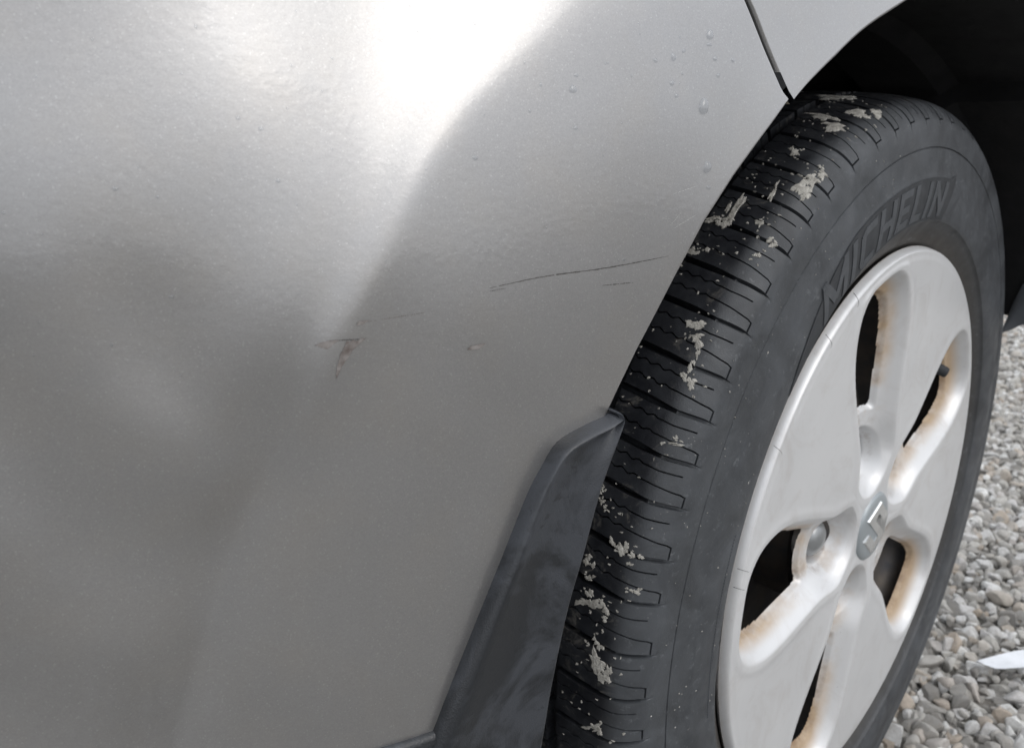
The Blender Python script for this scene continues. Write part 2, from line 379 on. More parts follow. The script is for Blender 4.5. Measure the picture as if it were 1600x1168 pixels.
# --- black trim along the front of the arch
N = 90
po = interp_path(D['clado'], N, .10); pb = interp_path(D['cladb'], N, .10); pi_ = interp_path(D['cladi'], N, .10)
def strip(po, pb, pi_, offo, offb, offi):
    cols = []
    # bevel: round from the paint up to the flat face
    for k in range(9):
        a = k/8*math.pi/2
        f = 1-math.cos(a); g = math.sin(a)
        q = po*(1-f)+pb*f if False else po*(1-f)+pb*f
        cols.append(body_point(q[:, 0], q[:, 1], offo+(offb-offo)*g))
    for k in range(1, 11):
        f = k/10; q = pb*(1-f)+pi_*f
        cols.append(body_point(q[:, 0], q[:, 1], offb+(offi-offb)*f-.0026*math.sin(math.pi*f)))
    e = cols[-1]; t = cols[-1]-cols[-2]; t /= np.linalg.norm(t, axis=1, keepdims=True)+1e-9
    inn = np.array([.15, .98, 0])
    for k in range(1, 5):
        a = k/4*math.pi/2
        cols.append(e+t*.0014*math.sin(a)+inn*.0014*(1-math.cos(a)))
    cols.append(e+t*.0014+inn*.030)
    return np.stack(cols, 1)
G = strip(po, pb, pi_, -.0015, .0072, .0070)
# the rounded top end turns back to the body
top = []
c0 = G[0].copy()
for k in range(5, 0, -1):
    a = k/5*math.pi/2
    top.append(G[0]+np.array([0, 0, .0016*math.sin(a)])+np.array([0, 1, 0])*(.0016*(1-math.cos(a))))
top = [top[0]+np.array([0, .022, 0])]+top
G = np.concatenate([np.stack(top, 0), G], 0)
link('arch_trim', mesh_np('arch_trim', G.reshape(-1, 3), grid_faces(G.shape[0], G.shape[1]), True, 60), TRIM, car)
# lower black valance that meets the trim at the bottom of the bumper
lx = np.linspace(-.80, -.385, 80); zt = np.interp(lx, [-.8, D['low'][0][0], D['low'][1][0]], [.075, D['low'][0][1], D['low'][1][1]])
cols = []
for dz, off in ((0, -.004), (0, .0), (-.0006, .0016), (-.002, .0026), (-.02, .003), (-.10, .003)):
    cols.append(body_point(lx, zt+dz, off))
link('lower_valance', mesh_np('lower_valance', np.stack(cols, 1).reshape(-1, 3), grid_faces(80, 6), True, 60), TRIM, car)
# small clips along the trim's edge
bm = bmesh.new()
for k in range(9):
    q = po[58+k*1]; p = body_point(q[0]-.0006, q[1], .0006)
    bmesh.ops.create_uvsphere(bm, u_segments=8, v_segments=5, radius=.0009, matrix=Matrix.Translation(p.tolist()))
me = bpy.data.meshes.new('trim_clips'); bm.to_mesh(me); bm.free()
o = link('trim_clips', me, TRIM, car)

# --- wheel-arch liner: a dark ribbed shell round the wheel with a back wall
RL = .366
prof = []
ang = np.linspace(math.radians(17.5), math.radians(207), 150)
ys = np.concatenate([np.linspace(-.040, .25, 24)])
V = np.zeros((len(ang), len(ys)+6, 3))
for i, a in enumerate(ang):
    rl = RL+.004*math.sin(a*34)*0-(0 if math.degrees(a) > 60 else .012)
    for j, y in enumerate(ys):
        rr = rl - (.010 if .08 < y < .16 else 0)
        V[i, j] = (rr*math.cos(a), y, rr*math.sin(a)+HZ)
    for j in range(6):
        rr = rl*(1-(j+1)/6*.93); V[i, len(ys)+j] = (rr*math.cos(a), .25, rr*math.sin(a)+HZ)
link('wheel_arch_liner', mesh_np('wheel_arch_liner', V.reshape(-1, 3), grid_faces(len(ang), len(ys)+6), True, 35), LINER, car)

# the sill's plastic end piece seen behind the wheel
cols = []
for y_, hi, lo in ((-.03, 33, 22), (.0, 30, 19.5), (.049, 24, 16.6), (.058, 20, 15.4), (.066, 15.2, 14.6)):
    cols.append([((.349-.004*math.sin(f*3.1))*math.cos(math.radians(hi+(lo-hi)*f)), y_, (.349-.004*math.sin(f*3.1))*math.sin(math.radians(hi+(lo-hi)*f))+HZ) for f in np.linspace(0, 1, 8)])
link('sill_end', mesh_np('sill_end', np.array(cols).reshape(-1, 3), grid_faces(5, 8), True), make_simple('grey_sill', (.10, .11, .125), .6), car)

# ------------------------------------------------------------------ the wheel
wheel = bpy.data.objects.new('front_wheel', None); col.objects.link(wheel)
wheel.location = (0, 0, HZ); wheel.rotation_euler = (0, 0, STEER); wheel.parent = car

# --- tyre
half = [(.197, .016), (.2030, .0085), (.2075, .0050), (.2130, .0020), (.2185, -.0012), (.2218, -.0030), (.2232, -.0048), (.230, -.0060), (.240, -.0066), (.251, -.0062), (.2535, -.0056),
        (.262, -.0048), (.270, -.0040), (.280, -.0034), (.2865, -.0022), (.2915, .0010), (.2955, .0050), (.2985, .0100), (.3008, .0170), (.3030, .0300), (.3045, .0450), (.3055, .0700), (.3060, .0915)]
full = half+[(r, .183-y) for r, y in half[::-1][1:]]
full = np.array(full); sfull = np.r_[0, np.cumsum(np.linalg.norm(np.diff(full, axis=0), axis=1))]
dense = interp_path(full, 4000); sden = np.r_[0, np.cumsum(np.linalg.norm(np.diff(dense, axis=0), axis=1))]
LT = sden[-1]
s_mid = LT/2
s_line = sden[np.argmin(np.abs(dense[:2000, 0]-.270))]
s_hook = sden[np.argmin(np.abs(dense[:2000, 0]-.2876))]
s_kink = sden[np.argmin(np.abs(dense[:2000, 0]-.2985))]
s_c1 = sden[np.argmin(np.abs(dense[:2000, 1]-.0445)+100*(dense[:2000, 0] < .29))]
s_c2 = sden[np.argmin(np.abs(dense[:2000, 1]-.0800)+100*(dense[:2000, 0] < .29))]
rows_s = list(np.linspace(0, s_line-.001, 46))
rows_s += [s_line-.0006, s_line-.0002, s_line+.0002, s_line+.0006]
rows_s += list(np.linspace(s_line+.0015, s_hook-.0016, 12))
rows_s += [s_hook-.0009, s_hook-.0005, s_hook-.0003, s_hook+.0003, s_hook+.0005, s_hook+.0010]
rows_s += list(np.linspace(s_hook+.0018, s_c1-.0045, 64))
for sc in (s_c1, s_c2):
    rows_s += [sc-.0040, sc-.0036, sc-.0030, sc, sc+.0030, sc+.0036, sc+.0040]
    if sc is s_c1 or sc == s_c1: rows_s += list(np.linspace(s_c1+.006, s_c2-.006, 12))
rows_s = [q for q in rows_s if q < s_mid-.001]
rows_s = sorted(set(rows_s+list(np.linspace(s_c2+.006, s_mid, 3))))
rows_all = np.array(rows_s+[LT-q for q in rows_s[::-1][1:]])
Rr = np.interp(rows_all, sden, dense[:, 0]); Yr = np.interp(rows_all, sden, dense[:, 1])
dR = np.interp(rows_all+1e-4, sden, dense[:, 0])-np.interp(rows_all-1e-4, sden, dense[:, 0])
dY = np.interp(rows_all+1e-4, sden, dense[:, 1])-np.interp(rows_all-1e-4, sden, dense[:, 1])
ln = np.hypot(dR, dY); nR, nY = dY/ln, -dR/ln            # outward normal of the profile
def tyre_base(theta, y, R_=None):
    "surface point and normal in the wheel's frame, by angle and axle position (tread side)"
    sel = dense[:2000]; i = np.argmin(np.abs(sel[:, 1]-y)+100*(sel[:, 0] < .2905)) if R_ is None else np.argmin(np.abs(sel[:, 0]-R_))
    r, yy = sel[i]; t = sel[min(i+1, 1999)]-sel[i-1]; t /= np.linalg.norm(t)
    n2 = (t[1], -t[0]); c, s = math.cos(theta), math.sin(theta)
    return Vector((r*c, yy, r*s)), Vector((n2[0]*c, n2[1], n2[0]*s)), Vector((-s, 0, c)), Vector((t[0]*c, t[1], t[0]*s))
mains = sorted(D['mains'])
mid = float(np.mean(np.diff(mains)))
rest = 360-(mains[-1]-mains[0]); nrest = round(rest/mid)
pr = np.array([1+.06*math.sin(k*2.3) for k in range(nrest)]); pr *= rest/pr.sum()
cen = list(mains)+list(mains[-1]+np.cumsum(pr)[:-1])
cen = np.array(cen); P_ = np.diff(np.r_[cen, cen[0]+360])         # pitch following each main groove
def ss(x, a, b): t = np.clip((x-a)/(b-a), 0, 1); return t*t*(3-2*t)
ysym = np.minimum(Yr, .183-Yr); inner = rows_all > s_mid
tread = Rr > .2965
lean = np.where(ysym > .01, -.8*(ysym-.01)/.027, -.1*ss(.2985-Rr, 0, .01))
lean = np.where(inner, -lean, lean)
sd_ = np.minimum(rows_all, LT-rows_all)
main_d = .0065*ss(sd_, s_kink+.001, s_kink+.014)+.0030*ss(sd_, s_hook-.006, s_hook+.006)
main_d = main_d*(1-.55*np.exp(-((sd_-s_kink-.0005)/.0014)**2))
main_d *= 1-ss(sd_, s_c1+.02, s_c1+.025)*.0
main_w = (.0004+.0005*ss(sd_, s_hook-.004, s_hook+.004)+.0006*ss(sd_, s_kink+.002, s_kink+.014))/.3
sip_d = .0030*ss(sd_, s_hook-.0004, s_hook)         # hook sipe
str_d = .0030*ss(sd_, s_hook+.0040, s_hook+.0046)
wav = .0007/.3*np.sin(sd_*2*math.pi/.0075)*ss(sd_, s_kink+.006, s_kink+.011)
hook_off = .27+.03*ss(sd_, s_hook+.0000, s_hook+.003)+.08*ss(sd_, s_hook+.002, s_kink+.002)
str_off = .70
circ = np.zeros_like(sd_)
for sc in (s_c1, s_c2): circ = np.maximum(circ, .0065*(np.abs(sd_-sc) < .0033))
colsT, colsD = [], []      # angle arrays and depth arrays, one per column
hw_s = .00024/.3; e = .00018/.3
hookrow = np.abs(sd_-s_hook) < .00035
for k in range(len(cen)):
    P = math.radians(P_[k-1])         # pitch that leads up to main groove k
    c = math.radians(cen[k])+np.radians(lean)
    segs = []
    st = c-str_off*P+wav; hk = c-hook_off*P+wav
    prev_end = c-P+ (main_w+e*1.5)
    def between(a, b, n, dep): 
        for f in np.linspace(0, 1, n+2)[1:-1]: segs.append((a*(1-f)+b*f, dep))
    Z = np.zeros_like(c)
    between(prev_end, st-hw_s-e, 2, Z)
    segs += [(st-hw_s-e, Z), (st-hw_s, str_d), (st+hw_s, str_d), (st+hw_s+e, Z)]
    between(st+hw_s+e, hk-hw_s-e, 2, Z)
    segs += [(hk-hw_s-e, Z), (hk-hw_s, sip_d), (hk+hw_s, sip_d)]
    Hd = np.where(hookrow, .0028, 0.)
    segs += [(hk+hw_s+e, Hd)]
    between(hk+hw_s+e, c-main_w-e*1.5, 2, Hd)
    segs += [(c-main_w-e*1.5, Hd), (c-main_w*.8, main_d), (c+main_w*.8, main_d), (c+main_w+e*1.5, Z)]
    for th, dd in segs: colsT.append(th); colsD.append(np.maximum(dd, circ))
TH = np.array(colsT).T; DP = np.array(colsD).T                     # rows x columns
ridge = .0009*(np.abs(rows_all-s_line) < .0003)
DP = DP + ridge[:, None]
RR = Rr[:, None]-nR[:, None]*DP; YY = Yr[:, None]-nY[:, None]*DP
V = np.stack([RR*np.cos(TH), YY, RR*np.sin(TH)], -1).reshape(-1, 3)
V[:, 2] = np.maximum(V[:, 2], -.3005)                              # the flat where the tyre stands
F = grid_faces(TH.shape[0], TH.shape[1], True)
tyre = link('tyre', mesh_np('tyre', V, F, True, 32), RUBBER, wheel)
tyre['label'] = 'black rubber tyre with mud flecks on its tread'

# raised side lettering on the tyre
def side_map(u, v, up=.0):
    "u: angle in radians, v: radius -> a point on the tyre's outer side, raised by up"
    R_ = np.asarray(v); i = np.interp(R_, dense[:1900, 0], np.arange(1900))
    y = np.interp(i, np.arange(1900), dense[:1900, 1])
    return np.stack([R_*np.cos(u), y-up, R_*np.sin(u)], -1)
LET = make_simple('letter_rubber', (.046, .050, .055), .65, 0, (.066, .071, .078), 120)
BOXM = make_simple('dull_rubber', (.022, .024, .027), .75, 0, (.033, .036, .040), 120)
W_ = .21
def bar(x0, y0, x1, y1, w=W_, n=6):
    d = np.array([x1-x0, y1-y0]); L = np.linalg.norm(d); d /= L; p = np.array([-d[1], d[0]])*w/2
    return [[(x0+(x1-x0)*k/n-p[0], y0+(y1-y0)*k/n-p[1]) for k in range(n+1)], [(x0+(x1-x0)*k/n+p[0], y0+(y1-y0)*k/n+p[1]) for k in range(n+1)]]
h_ = W_/2
GLYPH = {'M': (1.15, [bar(h_, 0, h_, 1), bar(1.15-h_, 0, 1.15-h_, 1), bar(h_, .93, .575, .25, .2), bar(1.15-h_, .93, .575, .25, .2)]),
 'I': (.21, [bar(h_, 0, h_, 1)]), 'H': (.82, [bar(h_, 0, h_, 1), bar(.82-h_, 0, .82-h_, 1), bar(h_, .5, .82-h_, .5, .19)]),
 'C': (.74, [bar(h_, .16, h_, .84), bar(h_-.03, .80, .26, .93, .19, 2), bar(h_-.03, .20, .26, .07, .19, 2), bar(.2, .905, .74, .905, .19), bar(.2, .095, .74, .095, .19)]),
 'E': (.68, [bar(h_, 0, h_, 1), bar(h_, .905, .68, .905, .19), bar(h_, .5, .60, .5, .18), bar(h_, .095, .68, .095, .19)]),
 'L': (.62, [bar(h_, 0, h_, 1), bar(h_, .095, .62, .095, .19)]), 'N': (.86, [bar(h_, 0, h_, 1), bar(.86-h_, 0, .86-h_, 1), bar(h_, .9, .86-h_, .1, .2)])}
def side_text(name, text, R0, R1, a_start, a_end, up, mat, slant=.30):
    tot = sum(GLYPH[c][0] for c in text)+.20*(len(text)-1); x = 0
    for c in text:
        V, F = [], []
        for si, (lo, hi) in enumerate(GLYPH[c][1]):
            n = len(lo); b = len(V); lift = up+.00004*si
            for lf in (lift, -.0004):
                for side in (lo, hi):
                    for (gx, gy) in side:
                        a = math.radians(a_start+(a_end-a_start)*(x+gx)/tot)-slant*(gy-.5)*(R1-R0)/R0
                        V.append(side_map(a, R0+(R1-R0)*gy, lf).tolist())
            for k in range(n-1):
                F += [[b+k, b+k+1, b+n+k+1, b+n+k], [b+k, b+2*n+k, b+2*n+k+1, b+k+1], [b+n+k, b+n+k+1, b+3*n+k+1, b+3*n+k]]
            F += [[b, b+n, b+3*n, b+2*n], [b+n-1, b+3*n-1, b+4*n-1, b+2*n-1]]
        link(name, mesh_np(name, V, F, False), mat, wheel)
        x += GLYPH[c][0]+.20
side_text('raised_letter', 'MICHELIN', .2262, .2490, 128.5, 84.5, .0009, LET)
# dull band behind the letters, pointed at its right end
nb = 90; aa = np.radians(np.linspace(141, 80.0, nb)); rows = []
for i, a in enumerate(aa):
    f = i/(nb-1); t1 = np.clip((1-f)/.045, 0, 1); t0 = np.clip(f/.03, 0, 1)
    lo = .2242+(1-t1)*.028; hi = .2515+(1-t1)*.004-.026*np.clip((.40-f)/.40, 0, 1)**1.5
    lo = lo; ww = np.linspace(lo, hi, 10)
    rows.append(np.stack([side_map(np.full(10, a), ww, .0004)], 0)[0])
link('lettering_band', mesh_np('lettering_band', np.array(rows).reshape(-1, 3), grid_faces(nb, 10), True), BOXM, wheel)
# fine diagonal ribs low on the side
V, F = [], []
for k in range(64):
    a0 = math.radians(160+k*.42)
    q = [side_map(a0, .2165, .0005), side_map(a0+.0022, .2165, .0005), side_map(a0+.0222, .2335, .0005), side_map(a0+.020, .2335, .0005)]
    q2 = [side_map(a0, .2165, -.0004), side_map(a0+.0022, .2165, -.0004), side_map(a0+.0222, .2335, -.0004), side_map(a0+.020, .2335, -.0004)]
    b = len(V); V += [list(p) for p in q+q2]
    F += [[b, b+1, b+2, b+3], [b, b+4, b+5, b+1], [b+3, b+2, b+6, b+7], [b+1, b+5, b+6, b+2], [b, b+3, b+7, b+4]]
o = link('tyre_ribs', mesh_np('tyre_ribs', V, F, False), LET, wheel); o['kind'] = 'stuff'
# rubber hairs left at the bead
for (a, ln_) in ((116.5, .008), (127.0, .008), (147.5, .008), (167.0, .010), (170.0, .009)):
    cu = bpy.data.curves.new('h', 'CURVE')
    th = math.radians(a); bm = bmesh.new(); ring_prev = None
    for k in range(6):
        f = k/5; r = .2085-ln_*f; p = Vector((r*math.cos(th+.012*f), -.0005-.0035*math.sin(f*2.2), r*math.sin(th+.012*f)))
        ring = [bm.verts.new(p+Vector((0, .00022*math.cos(q)*(1-.6*f), .00022*math.sin(q)*(1-.6*f)))) for q in (0, 2.09, 4.19)]
        if ring_prev:
            for q in range(3): bm.faces.new((ring_prev[q], ring_prev[(q+1) % 3], ring[(q+1) % 3], ring[q]))
        ring_prev = ring
    me = bpy.data.meshes.new('vent_hair'); bm.to_mesh(me); bm.free(); bpy.data.curves.remove(cu)
    link('vent_hair', me, BOXM, wheel)

# dried mud flecks
def lump(bm, theta, y, w, h, hgt, seed, R_=None, rot=0):
    rg = random.Random(seed); p, n, tx, ty = tyre_base(theta, y, R_)
    ph = [rg.uniform(0, 6.28) for _ in range(5)]; NA = 22
    def rad(a): return 1+.30*math.sin(2*a+ph[0])+.22*math.sin(3*a+ph[1])+.18*math.sin(5*a+ph[2])+.15*math.sin(9*a+ph[3])
    ca, sa = math.cos(rot), math.sin(rot); rings = []
    cv = bm.verts.new(p+n*hgt)
    for f in (.3, .6, .85, 1.0):
        ring = []
        for k in range(NA):
            a = k/NA*2*math.pi; r = rad(a)*f
            u, v = math.cos(a)*r*w, math.sin(a)*r*h; u, v = u*ca-v*sa, u*sa+v*ca
            if R_ is None:
                q, nn, _, _ = tyre_base(theta+u/.3, y+v)
            else: q = p+tx*u+ty*v; nn = n
            hh = hgt*(1-f**3)*rg.uniform(.75, 1.15)+(-.0004 if f == 1 else .00015)
            ring.append(bm.verts.new(q+nn*hh))
        rings.append(ring)
    for k in range(NA): bm.faces.new((cv, rings[0][k], rings[0][(k+1) % NA]))
    for a, b in zip(rings, rings[1:]):
        for k in range(NA): bm.faces.new((a[k], b[k], b[(k+1) % NA], a[(k+1) % NA]))
bm = bmesh.new(); sd0 = 0
for th, y, w, h, rot in D['mud']:
    rg = random.Random(sd0*7+1); sd0 += 1
    th = math.radians(th); w *= .001; h *= .001; y *= .001
    for k in range(5):
        f = 0 if k == 0 else 1
        uu, vv = rg.gauss(0, .55)*w*f, rg.gauss(0, .55)*h*f
        u2, v2 = uu*math.cos(rot)-vv*math.sin(rot), uu*math.sin(rot)+vv*math.cos(rot)
        lump(bm, th+u2/.3, max(.0035, y+v2), w*rg.uniform(.30, .62), h*rg.uniform(.30, .62), .00035, sd0*31+k, rot=rot)
    for k in range(3):
        lump(bm, th+rg.gauss(0, 1.1)*w/.3, max(.0035, y+rg.gauss(0, 1.1)*h), .0005*rg.uniform(.6, 1.6), .0005*rg.uniform(.6, 1.6), .0003, sd0*91+k)
for k in range(150):
    rg = random.Random(k+5000)
    lump(bm, math.radians(rg.uniform(100, 186)), rg.uniform(.004, .040), .00035*rg.uniform(.5, 2.2), .00035*rg.uniform(.5, 2.6), .0002, k+9000)
for k in range(60):
    rg = random.Random(k+7000)
    lump(bm, math.radians(rg.uniform(100, 186)), 0, .00025*rg.uniform(.5, 2), .00025*rg.uniform(.5, 2), .0002, k+9900, R_=rg.uniform(.226, .29))
me = bpy.data.meshes.new('mud_flecks'); bm.to_mesh(me); bm.free()
o = link('mud_flecks', me, MUD, wheel); o['kind'] = 'stuff'

# --- alloy rim: five wide spokes between five dished pockets
def smax(a, b, k): h = np.clip(.5-.5*(b-a)/k, 0, 1); return b*(1-h)+a*h+k*h*(1-h)
def smin(a, b, k): return -smax(-a, -b, k)
_w = np.polyfit([.05, .07, .09, .115, .14, .158, .175, .190], [.024, .0275, .0315, .0375, .0425, .0435, .0400, .0315], 5)
WU = np.linspace(.03, .20, 300); WV = np.polyval(_w, WU)
def pocket_fields(x, z):
    th = np.arctan2(z, x); r = np.hypot(x, z)
    k = np.round((np.degrees(th)-104)/72); a = th-np.radians(104+72*k)
    u, v = r*np.cos(a), r*np.sin(a)
    wu = np.interp(u, WU, WV); side = np.abs(v)-wu
    wedge = smax(side, r-.1955, .012); wedge = smax(wedge, .055-u, .006)
    nut = np.hypot(u-.057, v)-.0270
    sdf = smin(wedge, nut, .016)
    side2 = np.abs(v)-wu+.0115
    hole = smax(side2, r-.1790, .012); hole = smax(hole, .0365-np.hypot(u-.057, v), .005)
    return sdf, hole, u, v
rr = np.concatenate([np.linspace(.024, .193, 212), np.linspace(.1936, .2056, 26)])
aa = np.linspace(0, 2*np.pi, 1000, endpoint=False)
Rg, Ag = np.meshgrid(rr, aa, indexing='ij'); X, Zg = Rg*np.cos(Ag), Rg*np.sin(Ag)
sdf, hole, U, Vv = pocket_fields(X, Zg)
face = -.0028+.0022*ss(.075-Rg, 0, .05)-.0005*np.exp(-((sdf-.0045)/.0035)**2)
d = np.maximum(-sdf+.0006, 0)
wall = .0150*(1-np.exp(-(d/.0085)**1.5))
nutd = np.hypot(U-.057, Vv)
wall = wall+.0065*ss(.024-nutd, 0, .006)+.0080*ss(.0185-nutd, 0, .0016)
Y = face+wall
hd = ss(-hole, -.0012, .0014)
Y = Y+hd*.003
lip = ss(Rg, .1960, .2010); Y = Y*(1-lip)+(-.0024)*lip
Y = Y+.0060*np.clip((Rg-.2022)/.0034, 0, 1)**2.4
V = np.stack([X, Y, Zg], -1).reshape(-1, 3); F = grid_faces(len(rr), len(aa), True)
keep = (hd.reshape(-1)[F] < .97).any(1)
F = F[keep][:, ::-1]
used = np.unique(F); remap = -np.ones(len(V), int); remap[used] = np.arange(len(used))
link('alloy_rim', mesh_np('alloy_rim', V[used], remap[F], True, 60), ALLOY, wheel)
lathe('rim_barrel', [(.2056, .0048), (.199, .013), (.190, .020), (.182, .034), (.176, .06), (.178, .12), (.190, .165), (.203, .178)], DARKMETAL, wheel, 120)
# centre cap with its angular S emblem
lathe('centre_cap', [(.0001, -.0042), (.010, -.0041), (.020, -.0036), (.0245, -.0028), (.0262, -.0014), (.0270, .0008), (.0275, .004)], CAPM, wheel, 72, 60)
half_s = [(0, 1.0), (.95, .40), (.60, .18), (0, .56), (-.30, .37), (.95, -.40)]
pts = half_s+[(-x, -y) for x, y in half_s]
bm = bmesh.new(); ca, sa = math.cos(math.radians(-8)), math.sin(math.radians(-8))
vs = [bm.verts.new(((x*ca-y*sa)*.0205, -.0034, (x*sa+y*ca)*.0205)) for x, y in pts]
f = bm.faces.new(vs); bmesh.ops.triangulate(bm, faces=[f])
r = bmesh.ops.extrude_face_region(bm, geom=bm.faces[:])
for v in r['geom']:
    if isinstance(v, bmesh.types.BMVert): v.co.y -= .0014; v.co.x *= .96; v.co.z *= .96
bmesh.ops.recalc_face_normals(bm, faces=bm.faces)
me = bpy.data.meshes.new('emblem'); bm.to_mesh(me); bm.free(); link('emblem', me, EMB, wheel)
# nut caps
npf = [(.0001, .0075), (.004, .0079), (.0085, .0094), (.0115, .0120), (.0128, .0150), (.0130, .0215), (.0145, .0225), (.0155, .0225)]
P = np.array(npf); n = 40; a = np.linspace(0, 2*np.pi, n, endpoint=False)
Vn = np.stack([P[:, None, 0]*np.cos(a), np.repeat(P[:, 1:2], n, 1), P[:, None, 0]*np.sin(a)], -1).reshape(-1, 3)
nme = mesh_np('wheel_nut', Vn, grid_faces(len(P), n, True), True, 50)
for k in range(5):
    t = math.radians(104+72*k); o = link('wheel_nut', nme, NUT, wheel); o.location = (.057*math.cos(t), .0035, .057*math.sin(t)); o.scale = (1.04, 1, 1.04)
# brake disc and hub behind the spokes
lathe('brake_disc', [(.030, .050), (.070, .050), (.072, .062), (.125, .062), (.127, .064), (.127, .082), (.125, .084), (.05, .084)], DARKMETAL, wheel, 96)
lathe('hub', [(.0275, .003), (.033, .012), (.060, .026), (.070, .030), (.072, .05)], DARKMETAL, wheel, 64)
# valve
vt = math.radians(36); vp = Vector((.158*math.cos(vt), .004, .158*math.sin(vt)))
V, F = [], []
vpf = [(.0005, -.004), (.0036, -.0035), (.0045, -.0015), (.0048, .004), (.0055, .006), (.0065, .020)]
P = np.array(vpf); n = 20; a = np.linspace(0, 2*np.pi, n, endpoint=False)
Vn = np.stack([P[:, None, 0]*np.cos(a), np.repeat(P[:, 1:2], n, 1)*1.0, P[:, None, 0]*np.sin(a)], -1).reshape(-1, 3)
o = link('valve_stem', mesh_np('valve_stem', Vn, grid_faces(len(P), n, True), True, 50), BOXM, wheel)
o.location = vp; o.rotation_euler = (math.radians(20), 0, math.radians(14))

# ------------------------------------------------------------------ marks and rain on the paint
def ribbon(name, pts, width, mat, seed=0, breaks=0.0, lift=.00012):
    rg = random.Random(seed); P = interp_path(pts, 90); V, F = [], []
    nrm = []
    for i, (x, z) in enumerate(P):
        t = P[min(i+1, 89)]-P[max(i-1, 0)]; t /= np.linalg.norm(t); nn = np.array([-t[1], t[0]])
        f = i/89; w = width*(.25+.75*math.sin(math.pi*min(1, max(0, f)))**.6)*rg.uniform(.45, 1.1)
        j = nn*rg.uniform(-.12, .12)*width
        a, b = P[i]+nn*w/2+j, P[i]-nn*w/2+j
        V += [body_point(a[0], a[1], lift).tolist(), body_point(b[0], b[1], lift).tolist()]
        if i and not (rg.random() < breaks): F.append([2*i-2, 2*i-1, 2*i+1, 2*i])
    return link(name, mesh_np(name, V, F, True), mat, bumper)
o = ribbon('dark_scratch', D['scr1'], .00048, SCUFF, 1, .015); o['label'] = 'long thin dark scratch across the bumper'
ribbon('dark_scratch', D['scr1b'], .0003, SCUFF, 2, .3)
ribbon('dark_scratch', D['scr2'], .00035, SCUFF, 3, .3)
ribbon('dark_scratch', D['scr3'], .0004, SCUFF, 4, .1)
ribbon('dark_scratch', D['scr4'], .00028, SCUFFB, 5, .4)
for q in ('pale', 'pale2', 'pale3'): ribbon('pale_scratch', D[q], .00016, SCRP, 6, .25)
def blotch(name, pts, mat, lift=.0001, seed=3):
    P = interp_path(list(pts)+[pts[0]], 60)[:-1]; rg = random.Random(seed)
    c = P.mean(0); V = [body_point(c[0], c[1], lift).tolist()]
    for f in (.5, 1.0):
        for p in P:
            q = c+(p-c)*f*rg.uniform(.9, 1.08); V.append(body_point(q[0], q[1], lift).tolist())
    n = len(P); F = [[0, 1+k, 1+(k+1) % n] for k in range(n)]+[[1+k, 1+n+k, 1+n+(k+1) % n, 1+(k+1) % n] for k in range(n)]
    return link(name, mesh_np(name, V, F, True), mat, bumper)
for q in ('wedgeA', 'wedgeB', 'wedge2', 'blot'): blotch('paint_scuff', D[q], SCUFFB, .0002)
# rain drops
wm, nt, b = mat_new('water'); nt.nodes.remove(b)
gl_ = nt.nodes.new('ShaderNodeBsdfGlossy'); gl_.inputs['Roughness'].default_value = .04
tr_ = nt.nodes.new('ShaderNodeBsdfTransparent'); tr_.inputs[0].default_value = (.89, .90, .91, 1)
fr_ = nt.nodes.new('ShaderNodeFresnel'); fr_.inputs[0].default_value = 1.75
mx_ = nt.nodes.new('ShaderNodeMixShader'); ge_ = nt.nodes.new('ShaderNodeNewGeometry'); su_ = nt.nodes.new('ShaderNodeMath'); su_.operation = 'SUBTRACT'; su_.use_clamp = True
nt.links.new(fr_.outputs[0], su_.inputs[0]); nt.links.new(ge_.outputs['Backfacing'], su_.inputs[1]); nt.links.new(su_.outputs[0], mx_.inputs[0]); nt.links.new(tr_.outputs[0], mx_.inputs[1]); nt.links.new(gl_.outputs[0], mx_.inputs[2])
nt.links.new(mx_.outputs[0], [q for q in nt.nodes if q.bl_idname == 'ShaderNodeOutputMaterial'][0].inputs[0])
def drop_into(bm, x, z, w, h, t, seed, n=18):
    rg = random.Random(seed); ph = rg.uniform(0, 6.28); rings = []
    top = bm.verts.new(body_point(x, z-h*.12, t).tolist()); n0 = len(bm.faces)
    for f in (.3, .55, .75, .9, 1.0):
        ring = []
        for k in range(n):
            a = k/n*2*math.pi; r = f*(1+.10*math.sin(2*a+ph)+.06*math.sin(3*a+ph*2))
            hh = t*math.sqrt(max(0, 1-f*f))+(-.00005 if f == 1 else 0)
            ring.append(bm.verts.new(body_point(x+w*r*math.cos(a), z+h*r*math.sin(a)*(1.0 if math.sin(a) < 0 else 1.15)-h*.12*(1-f), hh).tolist()))
        rings.append(ring)
    for k in range(n): bm.faces.new((top, rings[0][k], rings[0][(k+1) % n]))
    for a, c in zip(rings, rings[1:]):
        for k in range(n): bm.faces.new((a[k], c[k], c[(k+1) % n], a[(k+1) % n]))
    nf = list(bm.faces)[n0:]
    for f_ in nf: f_.normal_update()
    if sum(f_.normal.y for f_ in nf) > 0: bmesh.ops.reverse_faces(bm, faces=nf)
for i, (x, z, w, h) in enumerate(D['drops']):
    bm = bmesh.new(); drop_into(bm, x, z, w*.001, h*.001, min(w, h)*.001*.60, i)
    me = bpy.data.meshes.new('water_drop'); bm.to_mesh(me); bm.free(); me.polygons.foreach_set('use_smooth', [True]*len(me.polygons))
    link('water_drop', me, wm, bumper)
bm = bmesh.new()
